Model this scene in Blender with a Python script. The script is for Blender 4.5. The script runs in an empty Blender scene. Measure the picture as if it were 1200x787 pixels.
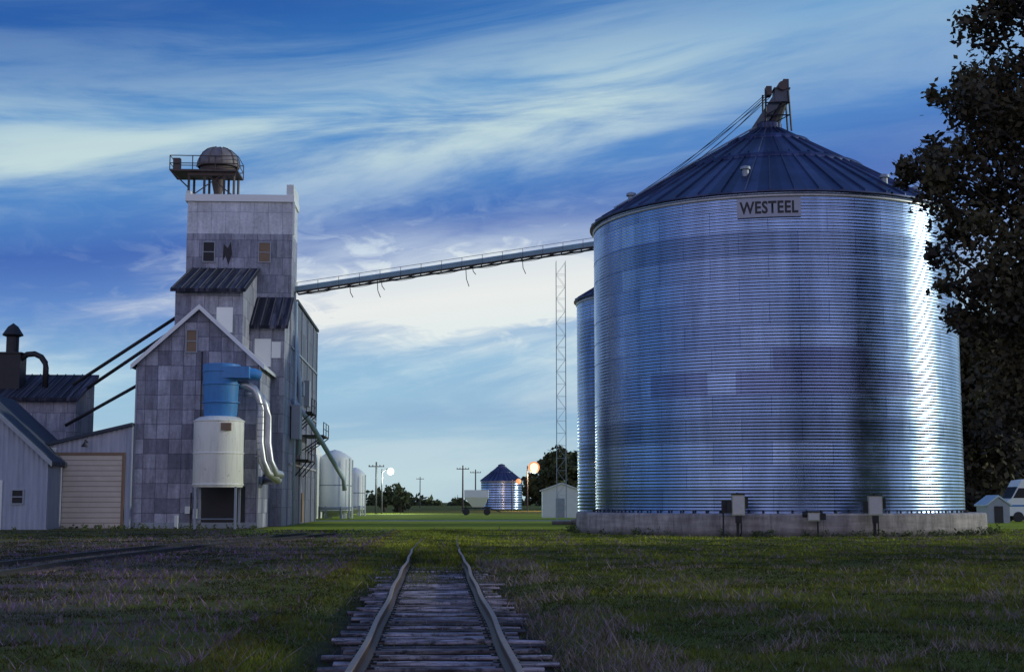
import bpy, math, random
import numpy as np
from mathutils import Vector, Matrix, noise as mnoise
random.seed(7); rng=np.random.default_rng(7)
D=bpy.data; scene=bpy.context.scene; COL=scene.collection
TH=math.radians(3.03); CS,SN=math.cos(TH),math.sin(TH)
def fr(s,t): return (s*CS-t*SN, s*SN+t*CS)

# ---------------------------------------------------------------- materials
def mk(name,rough=0.7,metal=0.0,color=(0.5,0.5,0.5)):
    m=D.materials.new(name); m.use_nodes=True; nt=m.node_tree
    b=nt.nodes['Principled BSDF']; b.inputs['Roughness'].default_value=rough
    b.inputs['Metallic'].default_value=metal; b.inputs['Base Color'].default_value=(*color,1)
    return m,nt,b
def N(nt,t,**k):
    n=nt.nodes.new(t)
    for a,v in k.items(): setattr(n,a,v)
    return n
def math_(nt,op,a,b=None,c=None,clamp=False):
    n=N(nt,'ShaderNodeMath',operation=op); n.use_clamp=clamp
    for i,v in enumerate((a,b,c)):
        if v is None: continue
        if isinstance(v,(int,float)): n.inputs[i].default_value=v
        else: nt.links.new(v,n.inputs[i])
    return n.outputs[0]
def mixc(nt,fac,a,b,blend='MIX'):
    n=N(nt,'ShaderNodeMix',data_type='RGBA',blend_type=blend)
    for sock,v in ((n.inputs[0],fac),(n.inputs[6],a),(n.inputs[7],b)):
        if isinstance(v,(int,float)): sock.default_value=v
        elif isinstance(v,tuple): sock.default_value=(*v,1) if len(v)==3 else v
        else: nt.links.new(v,sock)
    return n.outputs[2]
def ramp(nt,fac,stops,interp='LINEAR'):
    n=N(nt,'ShaderNodeValToRGB'); cr=n.color_ramp; cr.interpolation=interp
    while len(cr.elements)<len(stops): cr.elements.new(0.5)
    for e,(p,c) in zip(cr.elements,stops):
        e.position=p
        if isinstance(c,(int,float)): c=(c,c,c)
        e.color=(*c,1)
    nt.links.new(fac,n.inputs[0]); return n.outputs[0]
def mrange(nt,v,a,b,c=0.0,d=1.0,smooth=True):
    n=N(nt,'ShaderNodeMapRange'); n.interpolation_type='SMOOTHSTEP' if smooth else 'LINEAR'
    nt.links.new(v,n.inputs[0])
    for i,q in zip((1,2,3,4),(a,b,c,d)): n.inputs[i].default_value=q
    return n.outputs[0]
def noise_(nt,vec,scale,detail=4,rough=0.55,dist=0.0):
    n=N(nt,'ShaderNodeTexNoise'); n.inputs['Scale'].default_value=scale
    n.inputs['Detail'].default_value=detail; n.inputs['Roughness'].default_value=rough
    n.inputs['Distortion'].default_value=dist
    if vec is not None: nt.links.new(vec,n.inputs['Vector'])
    return n.outputs['Fac']
def objc(nt): return N(nt,'ShaderNodeTexCoord').outputs['Object']
def sep(nt,v):
    n=N(nt,'ShaderNodeSeparateXYZ'); nt.links.new(v,n.inputs[0]); return n.outputs
def comb(nt,x,y,z=0.0):
    n=N(nt,'ShaderNodeCombineXYZ')
    for i,v in enumerate((x,y,z)):
        if isinstance(v,(int,float)): n.inputs[i].default_value=v
        else: nt.links.new(v,n.inputs[i])
    return n.outputs[0]
def bump(nt,b,h,strength=0.3,dist=0.02):
    n=N(nt,'ShaderNodeBump'); n.inputs['Strength'].default_value=strength
    n.inputs['Distance'].default_value=dist
    nt.links.new(h,n.inputs['Height']); nt.links.new(n.outputs[0],b.inputs['Normal'])
def brick(nt,vec,c1,c2,mort,bw,rh,ms=0.02,offset=0.0,bias=0.0):
    n=N(nt,'ShaderNodeTexBrick'); n.offset=offset; n.squash=1.0
    n.inputs['Color1'].default_value=(*c1,1); n.inputs['Color2'].default_value=(*c2,1)
    n.inputs['Mortar'].default_value=(*mort,1); n.inputs['Scale'].default_value=1
    n.inputs['Mortar Size'].default_value=ms; n.inputs['Bias'].default_value=bias
    n.inputs['Brick Width'].default_value=bw; n.inputs['Row Height'].default_value=rh
    nt.links.new(vec,n.inputs['Vector']); return n
def simple(name,color,rough=0.7,metal=0.0,var=0.25,scale=2.0):
    m,nt,b=mk(name,rough,metal,color)
    o=objc(nt); f=noise_(nt,o,scale,5,0.65)
    c=mixc(nt,f,tuple(max(0,x*(1-var)) for x in color),tuple(min(1,x*(1+var)) for x in color))
    nt.links.new(c,b.inputs['Base Color']); return m
def painted(name,color,rust=(0.16,0.09,0.06),rough=0.45,amount=0.5):
    m,nt,b=mk(name,rough,0.0,color)
    o=objc(nt); x,y,z=sep(nt,o); u=math_(nt,'ADD',x,math_(nt,'MULTIPLY',y,0.7))
    st=noise_(nt,comb(nt,math_(nt,'MULTIPLY',u,5.0),math_(nt,'MULTIPLY',z,0.45),y),1.0,5,0.7)
    n=noise_(nt,o,3.0,5,0.7)
    c=mixc(nt,math_(nt,'MULTIPLY',ramp(nt,st,[(0.48,0.0),(0.72,1.0)]),amount),color,tuple(q*0.45+0.03 for q in color))
    c=mixc(nt,math_(nt,'MULTIPLY',ramp(nt,n,[(0.60,0.0),(0.68,1.0)]),amount*0.7),c,rust)
    nt.links.new(c,b.inputs['Base Color']); return m
def siding(name,c1,c2,mort,bw,rh,offset=0.0,rough=0.6,metal=0.0,dirt=0.5):
    m,nt,b=mk(name,rough,metal)
    o=objc(nt); x,y,z=sep(nt,o)
    u=math_(nt,'ADD',x,y)
    v=comb(nt,u,z)
    wob=math_(nt,'MULTIPLY',math_(nt,'SUBTRACT',noise_(nt,v,0.9,3,0.6),0.5),0.10)
    v=comb(nt,math_(nt,'ADD',u,wob),math_(nt,'ADD',z,wob))
    br=brick(nt,v,c1,c2,mort,bw,rh,0.018,offset)
    st=noise_(nt,comb(nt,math_(nt,'MULTIPLY',u,3.0),math_(nt,'MULTIPLY',z,0.5)),1.0,5,0.7)
    big=noise_(nt,v,0.35,4,0.6)
    fine=noise_(nt,v,5.0,5,0.7)
    k=ramp(nt,st,[(0.3,1-dirt),(0.7,1.15)])
    k2=ramp(nt,big,[(0.3,0.75),(0.7,1.15)])
    c=mixc(nt,1.0,br.outputs['Color'],k,'MULTIPLY'); c=mixc(nt,1.0,c,k2,'MULTIPLY')
    c=mixc(nt,1.0,c,ramp(nt,fine,[(0.3,0.8),(0.7,1.15)]),'MULTIPLY')
    nt.links.new(c,b.inputs['Base Color'])
    bump(nt,b,math_(nt,'ADD',math_(nt,'MULTIPLY',br.outputs['Fac'],-1.0),math_(nt,'MULTIPLY',st,0.6)),0.5,0.02)
    return m
def ribbed(name,c1,c2,pitch=0.3,rough=0.5,metal=0.0,axis='u',thr=(0.35,0.65)):
    m,nt,b=mk(name,rough,metal)
    o=objc(nt); x,y,z=sep(nt,o); u=math_(nt,'ADD',x,y)
    if axis=='x': u=x
    if axis=='y': u=y
    w=math_(nt,'SINE',math_(nt,'MULTIPLY',u,2*math.pi/pitch))
    st=noise_(nt,comb(nt,math_(nt,'MULTIPLY',u,2.2),math_(nt,'MULTIPLY',z,0.25)),1.0,5,0.7)
    f=math_(nt,'ADD',math_(nt,'MULTIPLY',w,0.15),ramp(nt,st,[(thr[0],0.0),(thr[1],1.0)]),clamp=True)
    nt.links.new(mixc(nt,f,c1,c2),b.inputs['Base Color'])
    bump(nt,b,w,0.6,0.03); return m

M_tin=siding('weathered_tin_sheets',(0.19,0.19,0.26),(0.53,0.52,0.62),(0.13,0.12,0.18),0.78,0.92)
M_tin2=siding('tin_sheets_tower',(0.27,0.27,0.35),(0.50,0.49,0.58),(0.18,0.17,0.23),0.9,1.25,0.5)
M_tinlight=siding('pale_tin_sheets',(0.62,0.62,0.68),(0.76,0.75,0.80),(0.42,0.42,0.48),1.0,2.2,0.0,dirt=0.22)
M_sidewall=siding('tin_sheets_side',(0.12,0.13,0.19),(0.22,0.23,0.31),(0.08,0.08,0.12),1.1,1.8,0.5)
M_whitesheet=simple('new_white_sheet',(0.88,0.87,0.86),0.45,0,0.05)
M_white=simple('white_paint',(0.75,0.76,0.74),0.5,0,0.12)
M_whitedull=simple('weathered_white_lattice',(0.55,0.60,0.60),0.6,0,0.12)
M_cream=painted('cream_tank_paint',(0.86,0.83,0.76),amount=0.42)
M_blue=painted('blue_tank_paint',(0.06,0.25,0.58),rough=0.45,amount=0.55)
M_roofdark=ribbed('dark_striped_roof',(0.012,0.012,0.025),(0.15,0.14,0.19),0.9,0.9,0.0,'x',(0.5,0.66))
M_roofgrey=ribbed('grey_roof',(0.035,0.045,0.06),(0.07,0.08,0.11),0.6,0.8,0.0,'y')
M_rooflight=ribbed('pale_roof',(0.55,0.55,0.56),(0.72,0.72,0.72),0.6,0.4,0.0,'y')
M_shedwall=ribbed('ribbed_siding',(0.26,0.29,0.38),(0.38,0.41,0.50),0.3,0.5,0.0,'u')
M_garwall=ribbed('garage_siding',(0.36,0.37,0.46),(0.50,0.50,0.58),0.3,0.5)
M_dark=simple('dark_iron',(0.035,0.033,0.038),0.6,0.3,0.3)
M_rust=simple('rusty_iron',(0.12,0.09,0.085),0.7,0.3,0.4)
M_dome=simple('weathered_dome',(0.22,0.19,0.20),0.6,0.2,0.5)
M_glass,_,_b=mk('dark_window_glass',0.4,0.0,(0.012,0.013,0.02)); _b.inputs['Specular IOR Level'].default_value=0.3
M_wood=simple('old_wood_trim',(0.26,0.17,0.11),0.8,0,0.3)
M_galvpipe=simple('galvanised_pipe',(0.5,0.5,0.53),0.4,0.7,0.25)
M_greypaint=simple('grey_steel',(0.30,0.33,0.38),0.5,0.3,0.2)
M_palesteel=simple('pale_blue_steel',(0.50,0.60,0.66),0.5,0.1,0.2)
M_box=simple('electrical_box_paint',(0.40,0.40,0.30),0.5,0.1,0.25)
M_batten=simple('roof_batten_metal',(0.10,0.10,0.13),0.7,0.0,0.3)

def garage_door_mat():
    m,nt,b=mk('sectional_door',0.55)
    o=objc(nt); x,y,z=sep(nt,o)
    w=math_(nt,'FRACT',math_(nt,'MULTIPLY',z,1/0.32))
    f=ramp(nt,w,[(0.0,0.0),(0.16,1.0),(0.86,1.0),(1.0,0.4)])
    n=noise_(nt,o,1.5,5)
    c=mixc(nt,f,(0.30,0.22,0.17),mixc(nt,n,(0.56,0.46,0.37),(0.74,0.63,0.53)))
    nt.links.new(c,b.inputs['Base Color']); bump(nt,b,f,0.5,0.03); return m
M_gdoor=garage_door_mat()

def galv_mat(name):
    m,nt,b=mk(name,0.3,1.0)
    o=objc(nt); x,y,z=sep(nt,o)
    a=math_(nt,'MULTIPLY',math_(nt,'ARCTAN2',y,x),9.69)
    v=comb(nt,a,z)
    br=brick(nt,v,(0.28,0.38,0.62),(0.43,0.55,0.82),(0.17,0.22,0.38),2.85,1.12,0.014,0.5)
    rowid=math_(nt,'FLOOR',math_(nt,'MULTIPLY',z,1/1.12))
    wn=N(nt,'ShaderNodeTexWhiteNoise',noise_dimensions='1D'); nt.links.new(rowid,wn.inputs['W'])
    rk=ramp(nt,wn.outputs['Value'],[(0.0,0.72),(1.0,1.08)])
    sp=noise_(nt,o,1.2,5,0.7)
    c=mixc(nt,1.0,br.outputs['Color'],rk,'MULTIPLY')
    st=noise_(nt,comb(nt,math_(nt,'MULTIPLY',a,1.3),math_(nt,'MULTIPLY',z,0.12)),1.0,4,0.65)
    c=mixc(nt,1.0,c,ramp(nt,st,[(0.3,0.72),(0.7,1.12)]),'MULTIPLY')
    A0=math.atan2(-77.0,-14.2)*9.69
    def boxm(u0,u1,z0,z1):
        p=math_(nt,'MULTIPLY',math_(nt,'GREATER_THAN',a,A0+u0),math_(nt,'LESS_THAN',a,A0+u1))
        q=math_(nt,'MULTIPLY',math_(nt,'GREATER_THAN',z,z0),math_(nt,'LESS_THAN',z,z1))
        return math_(nt,'MULTIPLY',p,q)
    pm=math_(nt,'ADD',boxm(0.0,4.7,7.84,8.96),math_(nt,'ADD',boxm(-1.8,9.2,6.72,7.82),boxm(-6.5,-3.2,6.72,7.84)),clamp=True)
    c=mixc(nt,math_(nt,'MULTIPLY',pm,0.5),c,(0.15,0.15,0.30))
    nt.links.new(c,b.inputs['Base Color'])
    nt.links.new(ramp(nt,sp,[(0.3,0.20),(0.7,0.30)]),b.inputs['Roughness'])
    return m
M_galv=galv_mat('galvanised_corrugated_steel')
def binroof_mat():
    m,nt,b=mk('bin_roof_steel',0.45,0.6)
    o=objc(nt); x,y,z=sep(nt,o)
    a=math_(nt,'MULTIPLY',math_(nt,'ARCTAN2',y,x),52/(2*math.pi))
    idn=math_(nt,'FLOOR',a)
    wn=N(nt,'ShaderNodeTexWhiteNoise',noise_dimensions='1D'); nt.links.new(idn,wn.inputs['W'])
    n=noise_(nt,o,0.6,5)
    c=mixc(nt,wn.outputs['Value'],(0.035,0.045,0.11),(0.075,0.095,0.20))
    c=mixc(nt,1.0,c,ramp(nt,n,[(0.3,0.65),(0.7,1.25)]),'MULTIPLY')
    nt.links.new(c,b.inputs['Base Color']); return m
M_binroof=binroof_mat()
def concrete_mat():
    m,nt,b=mk('concrete',0.85)
    o=objc(nt); x,y,z=sep(nt,o)
    a=math_(nt,'MULTIPLY',math_(nt,'ARCTAN2',y,x),10.8)
    n=noise_(nt,o,1.0,7,0.7); n2=noise_(nt,comb(nt,math_(nt,'MULTIPLY',a,2.0),math_(nt,'MULTIPLY',z,0.5)),1.0,5,0.7)
    n3=noise_(nt,comb(nt,math_(nt,'MULTIPLY',a,0.5),math_(nt,'MULTIPLY',z,5.0)),1.0,4,0.6)
    c=mixc(nt,n,(0.30,0.25,0.25),(0.56,0.48,0.46))
    c=mixc(nt,1.0,c,ramp(nt,n2,[(0.35,0.55),(0.6,1.1)]),'MULTIPLY')
    c=mixc(nt,1.0,c,ramp(nt,n3,[(0.4,0.8),(0.6,1.08)]),'MULTIPLY')
    jt=ramp(nt,math_(nt,'FRACT',math_(nt,'MULTIPLY',a,1/2.4)),[(0.0,0.45),(0.02,1.0)])
    c=mixc(nt,1.0,c,jt,'MULTIPLY')
    c=mixc(nt,mrange(nt,math_(nt,'ADD',z,math_(nt,'MULTIPLY',n,-0.4)),-0.25,0.25,1,0),c,(0.10,0.085,0.07))
    nt.links.new(c,b.inputs['Base Color']); bump(nt,b,n,0.4,0.03); return m
M_conc=concrete_mat()

# ---------------------------------------------------------------- mesh builder
class Mb:
    def __init__(s): s.v=[]; s.f=[]
    def add(s,v,f):
        o=len(s.v); s.v+= [tuple(p) for p in v]; s.f+=[tuple(i+o for i in q) for q in f]; return s
    def box(s,x0,x1,y0,y1,z0,z1):
        return s.add([(x0,y0,z0),(x1,y0,z0),(x1,y1,z0),(x0,y1,z0),(x0,y0,z1),(x1,y0,z1),(x1,y1,z1),(x0,y1,z1)],
              [(0,3,2,1),(4,5,6,7),(0,1,5,4),(1,2,6,5),(2,3,7,6),(3,0,4,7)])
    def prism_y(s,poly,y0,y1):
        n=len(poly)
        v=[(x,y0,z) for x,z in poly]+[(x,y1,z) for x,z in poly]
        f=[tuple(range(n)),tuple(range(2*n-1,n-1,-1))]+[(i,i+n,(i+1)%n+n,(i+1)%n) for i in range(n)]
        return s.add(v,f)
    def prism_x(s,poly,x0,x1):
        n=len(poly)
        v=[(x0,y,z) for y,z in poly]+[(x1,y,z) for y,z in poly]
        f=[tuple(range(n)),tuple(range(2*n-1,n-1,-1))]+[(i,i+n,(i+1)%n+n,(i+1)%n) for i in range(n)]
        return s.add(v,f)
    def tube(s,pts,r,n=8,caps=True):
        pts=[Vector(p) for p in pts]; rs=r if isinstance(r,(list,tuple)) else [r]*len(pts)
        o=len(s.v); k=len(pts)
        for i,p in enumerate(pts):
            d=(pts[min(i+1,k-1)]-pts[max(i-1,0)]).normalized()
            up=Vector((0,0,1)) if abs(d.z)<0.95 else Vector((0,1,0))
            a=d.cross(up).normalized(); b=a.cross(d).normalized()
            if i and a.dot(pa)<0 : a=-a;b=-b
            pa=a
            for j in range(n):
                q=2*math.pi*j/n; s.v.append(tuple(p+rs[i]*(math.cos(q)*a+math.sin(q)*b)))
        for i in range(k-1):
            for j in range(n):
                s.f.append((o+i*n+j,o+i*n+(j+1)%n,o+(i+1)*n+(j+1)%n,o+(i+1)*n+j))
        if caps:
            s.f.append(tuple(o+j for j in range(n))[::-1]); s.f.append(tuple(o+(k-1)*n+j for j in range(n)))
        return s
    def rev(s,prof,cx=0,cy=0,n=32):
        o=len(s.v)
        for r,z in prof:
            for j in range(n):
                q=2*math.pi*j/n; s.v.append((cx+r*math.cos(q),cy+r*math.sin(q),z))
        for i in range(len(prof)-1):
            for j in range(n):
                s.f.append((o+i*n+j,o+i*n+(j+1)%n,o+(i+1)*n+(j+1)%n,o+(i+1)*n+j))
        return s
    def beam(s,p0,p1,w=0.06):
        return s.tube([p0,p1],w*0.6,4)
class G:
    def __init__(s,name,x,y,rot=0,off=(0,0)):
        s.e=D.objects.new(name,None); s.e.empty_display_size=0.5; COL.objects.link(s.e)
        s.e.location=(x,y,0); s.e.rotation_euler=(0,0,rot); s.off=off
    def part(s,name,mb,mat,smooth=False,angle=None):
        me=D.meshes.new(name); ox,oy=s.off
        me.from_pydata([(a-ox,b-oy,c) for a,b,c in mb.v],[],mb.f); me.update()
        me.materials.append(mat)
        if smooth:
            me.polygons.foreach_set('use_smooth',[True]*len(me.polygons))
        o=D.objects.new(name,me); COL.objects.link(o); o.parent=s.e
        if smooth and angle: 
            try: me.set_sharp_from_angle(angle=math.radians(angle))
            except Exception: pass
        return o
def GF(name,s0,t0):
    x,y=fr(s0,t0); return G(name,x,y,TH,(s0,t0))
def window(g,s0,s1,t,z0,z1,pane=M_glass,frame=M_wood,bars=True):
    w=0.07
    g.part('window_glass',Mb().box(s0,s1,t-0.03,t+0.02,z0,z1),pane)
    f=Mb(); f.box(s0-w,s0,t-0.08,t+0.02,z0-w,z1+w); f.box(s1,s1+w,t-0.08,t+0.02,z0-w,z1+w)
    f.box(s0,s1,t-0.08,t+0.02,z1,z1+w); f.box(s0,s1,t-0.1,t+0.02,z0-w,z0)
    if bars: f.box(s0,s1,t-0.06,t-0.035,(z0+z1)/2-0.03,(z0+z1)/2+0.03)
    g.part('window_frame',f,frame)

# ================================================================= GRAIN ELEVATOR
g=GF('grain_elevator',-15,100)
g.part('tower_walls',Mb().box(-17.7,-10.3,100,103.6,0,20.45),M_tin2)
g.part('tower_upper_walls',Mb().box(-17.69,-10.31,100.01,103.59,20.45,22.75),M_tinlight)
g.part('tower_cornice',Mb().box(-17.85,-10.2,99.85,103.7,22.75,23.25),M_whitesheet)
p=Mb(); p.box(-10.75,-10.25,99.9,103.7,23.25,24.0); p.box(-17.8,-17.5,99.9,103.7,23.25,23.5)
p.box(-10.29,-10.15,99.9,100.05,20.4,22.75)
g.part('parapet_end',p,M_white)
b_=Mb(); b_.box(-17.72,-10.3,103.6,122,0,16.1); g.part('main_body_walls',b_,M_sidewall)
g.part('main_body_roof',Mb().box(-17.8,-10.15,103.65,122.2,16.1,16.3),M_roofgrey)
window(g,-16.5,-15.75,100,18.45,19.8,frame=M_greypaint)
window(g,-12.6,-11.85,100,18.45,19.8,pane=M_wood,frame=M_greypaint,bars=True)
wb=Mb().add([(-15.15,99.97,18.5),(-14.95,99.97,18.9),(-14.75,99.97,18.2),(-14.5,99.97,19.0),(-14.6,99.97,19.9),(-14.8,99.97,19.4),(-15.1,99.97,19.7)],[(0,1,2,3,4,5,6)])
g.part('broken_window',wb,M_dark)
hh=Mb().prism_x([(93,9),(100,9),(100,17.75),(93,15.35)],-17.1,-12.7); g.part('headhouse_walls',hh,M_tin2)
hr=Mb().prism_x([(92.5,15.2),(99.99,17.8),(99.99,17.98),(92.5,15.42)],-17.35,-12.5); g.part('headhouse_roof',hr,M_roofdark)
g.part('repair_sheet',Mb().box(-14.4,-13.35,92.96,93.01,12.6,14.25),M_whitesheet)
dh=Mb().prism_x([(96.6,0),(100,0),(100,15.6),(96.6,13.45)],-12.68,-10.35); g.part('lean_to_walls',dh,M_tin2)
dr=Mb().prism_x([(96.2,13.25),(99.99,15.75),(99.99,15.93),(96.2,13.47)],-12.66,-10.1); g.part('lean_to_roof',dr,M_roofdark)
rs=Mb(); rs.box(-12.35,-11.25,96.55,96.61,10.7,12.6); rs.box(-11.2,-10.6,96.55,96.61,11.3,12.4)
g.part('repair_sheet',rs,M_whitesheet)
def batten(m,x,y0,z0,y1,z1,w=0.05,h=0.05):
    m.add([(x,y0,z0),(x+w,y0,z0),(x+w,y1,z1),(x,y1,z1),(x,y0,z0+h),(x+w,y0,z0+h),(x+w,y1,z1+h),(x,y1,z1+h)],[(0,3,2,1),(4,5,6,7),(0,1,5,4),(1,2,6,5),(2,3,7,6),(3,0,4,7)])
rr=Mb()
for i in range(9): batten(rr,-17.25+i*0.58,92.45,15.42,99.98,18.0)
for i in range(5): batten(rr,-12.55+i*0.58,96.15,13.47,99.98,15.95)
g.part('roof_battens',rr,M_batten)
sh=Mb().prism_y([(-18.8,0),(-11.15,0),(-11.15,10.2),(-14.98,13.7),(-18.8,10.2)],90,99.98); g.part('shed_walls',sh,M_tin)
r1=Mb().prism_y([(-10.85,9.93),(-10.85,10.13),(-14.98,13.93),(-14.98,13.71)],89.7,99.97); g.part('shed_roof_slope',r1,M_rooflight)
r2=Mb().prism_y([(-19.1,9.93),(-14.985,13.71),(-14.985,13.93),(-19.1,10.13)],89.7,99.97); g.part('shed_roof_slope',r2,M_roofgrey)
rk=Mb().prism_y([(-10.82,9.85),(-10.82,10.16),(-14.98,13.98),(-19.13,10.16),(-19.13,9.85),(-14.98,13.66)],89.6,89.69); g.part('rake_trim',rk,M_whitesheet)
window(g,-15.75,-15.15,90,11.0,12.35,pane=M_wood,frame=M_greypaint,bars=True)
tr=Mb(); tr.box(-11.2,-11.1,89.95,90.05,0,10.0); tr.box(-18.85,-18.75,89.95,90.05,0,10.0); tr.box(-18.7,-11.2,89.97,90.02,0,0.35)
g.part('corner_trim',tr,M_greypaint)
g.part('loading_door',Mb().box(-14.6,-11.9,89.94,90.02,0.36,2.6),M_dark)
cn=Mb(); cn.tube([(-14.75,89.85,2.5),(-14.75,89.85,11.0)],0.045,6); cn.tube([(-15.2,89.8,0),(-15.2,89.8,2.2)],0.05,6)
g.part('conduit',cn,M_dark)
mb=Mb(); mb.box(-15.55,-15.25,89.7,89.95,0.9,1.35); mb.box(-15.05,-14.8,89.7,89.95,0.6,1.2); mb.box(-16.1,-15.9,89.3,89.5,0,0.8)
g.part('meter_box',mb,M_white)
sd=Mb()
for z in (4.2,8.3,12.4): sd.box(-10.3,-10.2,100.2,122,z,z+0.14)
for t in (103.6,108,113,118,121.9): sd.box(-10.3,-10.22,t-0.1,t+0.1,0,16.0)
g.part('side_trim',sd,M_greypaint)
pl=Mb()
for (t0,t1,z,w) in ((103,107,8.0,1.2),(109,114,6.6,1.6),(104,110,4.6,0.9)):
    pl.box(-10.2,-10.2+w,t0,t1,z,z+0.1)
    for t in (t0,(t0+t1)/2,t1): 
        pl.beam((-10.2+w,t,z),(-10.2+w,t,z+1.05),0.06); pl.beam((-10.2,t,z-1.1),(-10.2+w,t,z),0.07)
    for h in (0.55,1.05): pl.beam((-10.2+w,t0,z+h),(-10.2+w,t1,z+h),0.05)
g.part('side_platforms',pl,M_dark)
bx=Mb(); bx.box(-10.2,-9.6,100.6,102.2,6.0,8.4); bx.box(-10.25,-9.8,105,106.2,9.4,10.4); bx.box(-10.3,-9.9,111,112.2,9.0,11.0)
g.part('side_ducts',bx,M_greypaint)
dd=Mb(); dd.box(-10.3,-10.22,105,107,4.8,7.0); dd.box(-10.3,-10.22,110,111.5,0.1,2.3); dd.box(-10.3,-10.22,104.6,106.2,10.6,12.2); g.part('side_doors',dd,M_wood)
sp=Mb(); sp.tube([(-10.2,101.5,8.8),(-9.2,104,7.4),(-7.6,110,4.2),(-7.2,111.5,3.4),(-7.1,111.6,2.5)],0.18,10)
sp.tube([(-10.2,102.5,13.5),(-9.9,103.5,9.8),(-9.9,103.5,5.0)],0.16,8)
sp.tube([(-10.0,101,0),(-10.0,101,15.8)],0.09,8)
g.part('loading_spout',sp,M_palesteel,True)
pf=Mb(); pf.box(-19.1,-14.3,100.4,103.4,25.05,25.17)
for x in (-19.1,-17.5,-15.9,-14.3):
    for y in (100.4,103.4): pf.beam((x,y,25.1),(x,y,26.15),0.06)
for y in (100.4,103.4):
    for h in (25.6,26.15): pf.beam((-19.1,y,h),(-14.3,y,h),0.055)
for x in (-19.1,-14.3):
    for h in (25.6,26.15): pf.beam((x,100.4,h),(x,103.4,h),0.055)
for x in (-17.8,-16.7,-15.3,-14.6):
    for y in (100.8,103.0): pf.beam((x,y,23.2),(x,y,25.1),0.15)
pf.beam((-17.6,100.8,23.3),(-15.3,100.8,25.0),0.07); pf.beam((-14.6,100.8,23.3),(-16.7,100.8,25.0),0.07)
pf.beam((-19.1,100.4,25.1),(-17.8,100.8,23.9),0.08); pf.box(-17.9,-14.5,100.7,100.85,24.8,25.04)
pf.box(-18.9,-18.4,100.5,101,25.2,26.0)
g.part('rooftop_platform',pf,M_rust)
hd=Mb(); hd.rev([(z_[0],z_[1]-0.25) for z_ in ((0.01,27.35),(0.4,27.33),(0.85,27.15),(1.25,26.8),(1.45,26.35),(1.52,25.9),(1.45,25.85))],-15.9,101.9,28)
g.part('dust_hood_dome',hd,M_dome,True)
h2=Mb(); h2.rev([(1.3,25.65),(1.3,25.25),(1.0,25.17)],-15.9,101.9,24); h2.rev([(0.45,25.05),(0.45,24.5),(0.3,23.8),(0.3,23.25)],-15.9,101.9,20)
for k in range(10):
    q=k*math.pi/5
    pts=[(-15.9+1.03*r*math.cos(q),101.9+1.03*r*math.sin(q),z-0.22) for r,z in ((1.52,25.9),(1.45,26.35),(1.25,26.8),(0.85,27.15),(0.4,27.33))]
    h2.tube(pts,0.03,4)
g.part('dust_hood_body',h2,M_rust,True,40)
st=Mb(); st.tube([(-24.5,97,9.45),(-17.4,97,14.3)],0.12,8); st.tube([(-24.2,98,9.0),(-17.4,98,13.8)],0.12,8); st.tube([(-24.4,95,6.6),(-18.7,95,9.9)],0.11,8)
g.part('transfer_spouts',st,M_dark,True)

# ================================================================= DUST COLLECTOR
g=GF('dust_collector_tank',-13.2,87.6)
t_=Mb(); t_.rev([(0.02,6.9),(0.6,6.86),(1.2,6.75),(1.52,6.55),(1.52,2.6),(1.46,2.5),(0.02,2.5)],-13.27,87.8,40); g.part('hopper_tank',t_,M_cream,True,35)
bn=Mb()
for z in (2.62,4.5,6.45): bn.rev([(1.525,z),(1.56,z+0.02),(1.56,z+0.08),(1.525,z+0.1)],-13.27,87.8,40)
g.part('tank_bands',bn,M_cream,True)
bl=Mb(); bl.rev([(0.9,6.6),(1.02,7.0),(1.12,9.6),(1.14,9.95),(1.05,10.0),(0.02,10.05)],-13.2,87.8,36)
g.part('cyclone_body',bl,M_blue,True,35)
vl=Mb(); vl.prism_x([(86.7,9.1),(88.4,9.1),(88.4,9.8),(86.7,9.8)],-13.2,-11.4); vl.tube([(-11.9,87.6,9.45),(-11.2,87.7,9.4),(-10.95,87.9,9.3)],0.36,12)
for z in (7.6,8.7,9.5): vl.rev([(1.09,z),(1.17,z+0.02),(1.17,z+0.07),(1.1,z+0.09)],-13.2,87.8,36)
g.part('cyclone_inlet',vl,M_blue,True,35)
lg=Mb()
for a in (-1,1):
    for b in (-1,1): lg.box(-13.27+a*1.2-0.07,-13.27+a*1.2+0.07,87.8+b*0.85-0.07,87.8+b*0.85+0.07,0,2.55)
lg.beam((-14.4,86.95,0.6),(-12.1,86.95,0.6),0.07)
g.part('support_legs',lg,M_greypaint)
g.part('access_hatch',Mb().box(-12.95,-12.35,86.28,86.6,5.9,6.35),M_wood)
pi=Mb()
for dx,dz,dy in ((0,0,0),(0.42,-0.5,0.35)):
    pts=[(-12.3+dx,88.0+dy,8.75+dz),(-11.7+dx,88.0+dy,8.75+dz),(-11.25+dx,88.0+dy,8.5+dz),(-10.95+dx,88.0+dy,8.05+dz),(-10.85+dx,88.0+dy,7.3+dz),(-10.8+dx,88.0+dy,5.2),(-10.65+dx,88.0+dy,4.1),(-10.3+dx,88.2+dy,3.4),(-9.9+dx*0.5,89+dy,3.05-dz*0.5),(-10.1,92+dy,3.0-dz*0.5),(-11.2,93+dy,3.0-dz*0.5)]
    pi.tube(pts,0.25,12)
g.part('duct_pipe',pi,M_galvpipe,True)
rb=Mb()
for z in (7.6,7.2,6.8,6.4,6.0,5.6,5.2,4.8,4.4):
    rb.rev([(0.25,z-0.03),(0.28,z),(0.25,z+0.03)],-10.83,88.0,14)
g.part('duct_flanges',rb,M_greypaint,True)

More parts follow.
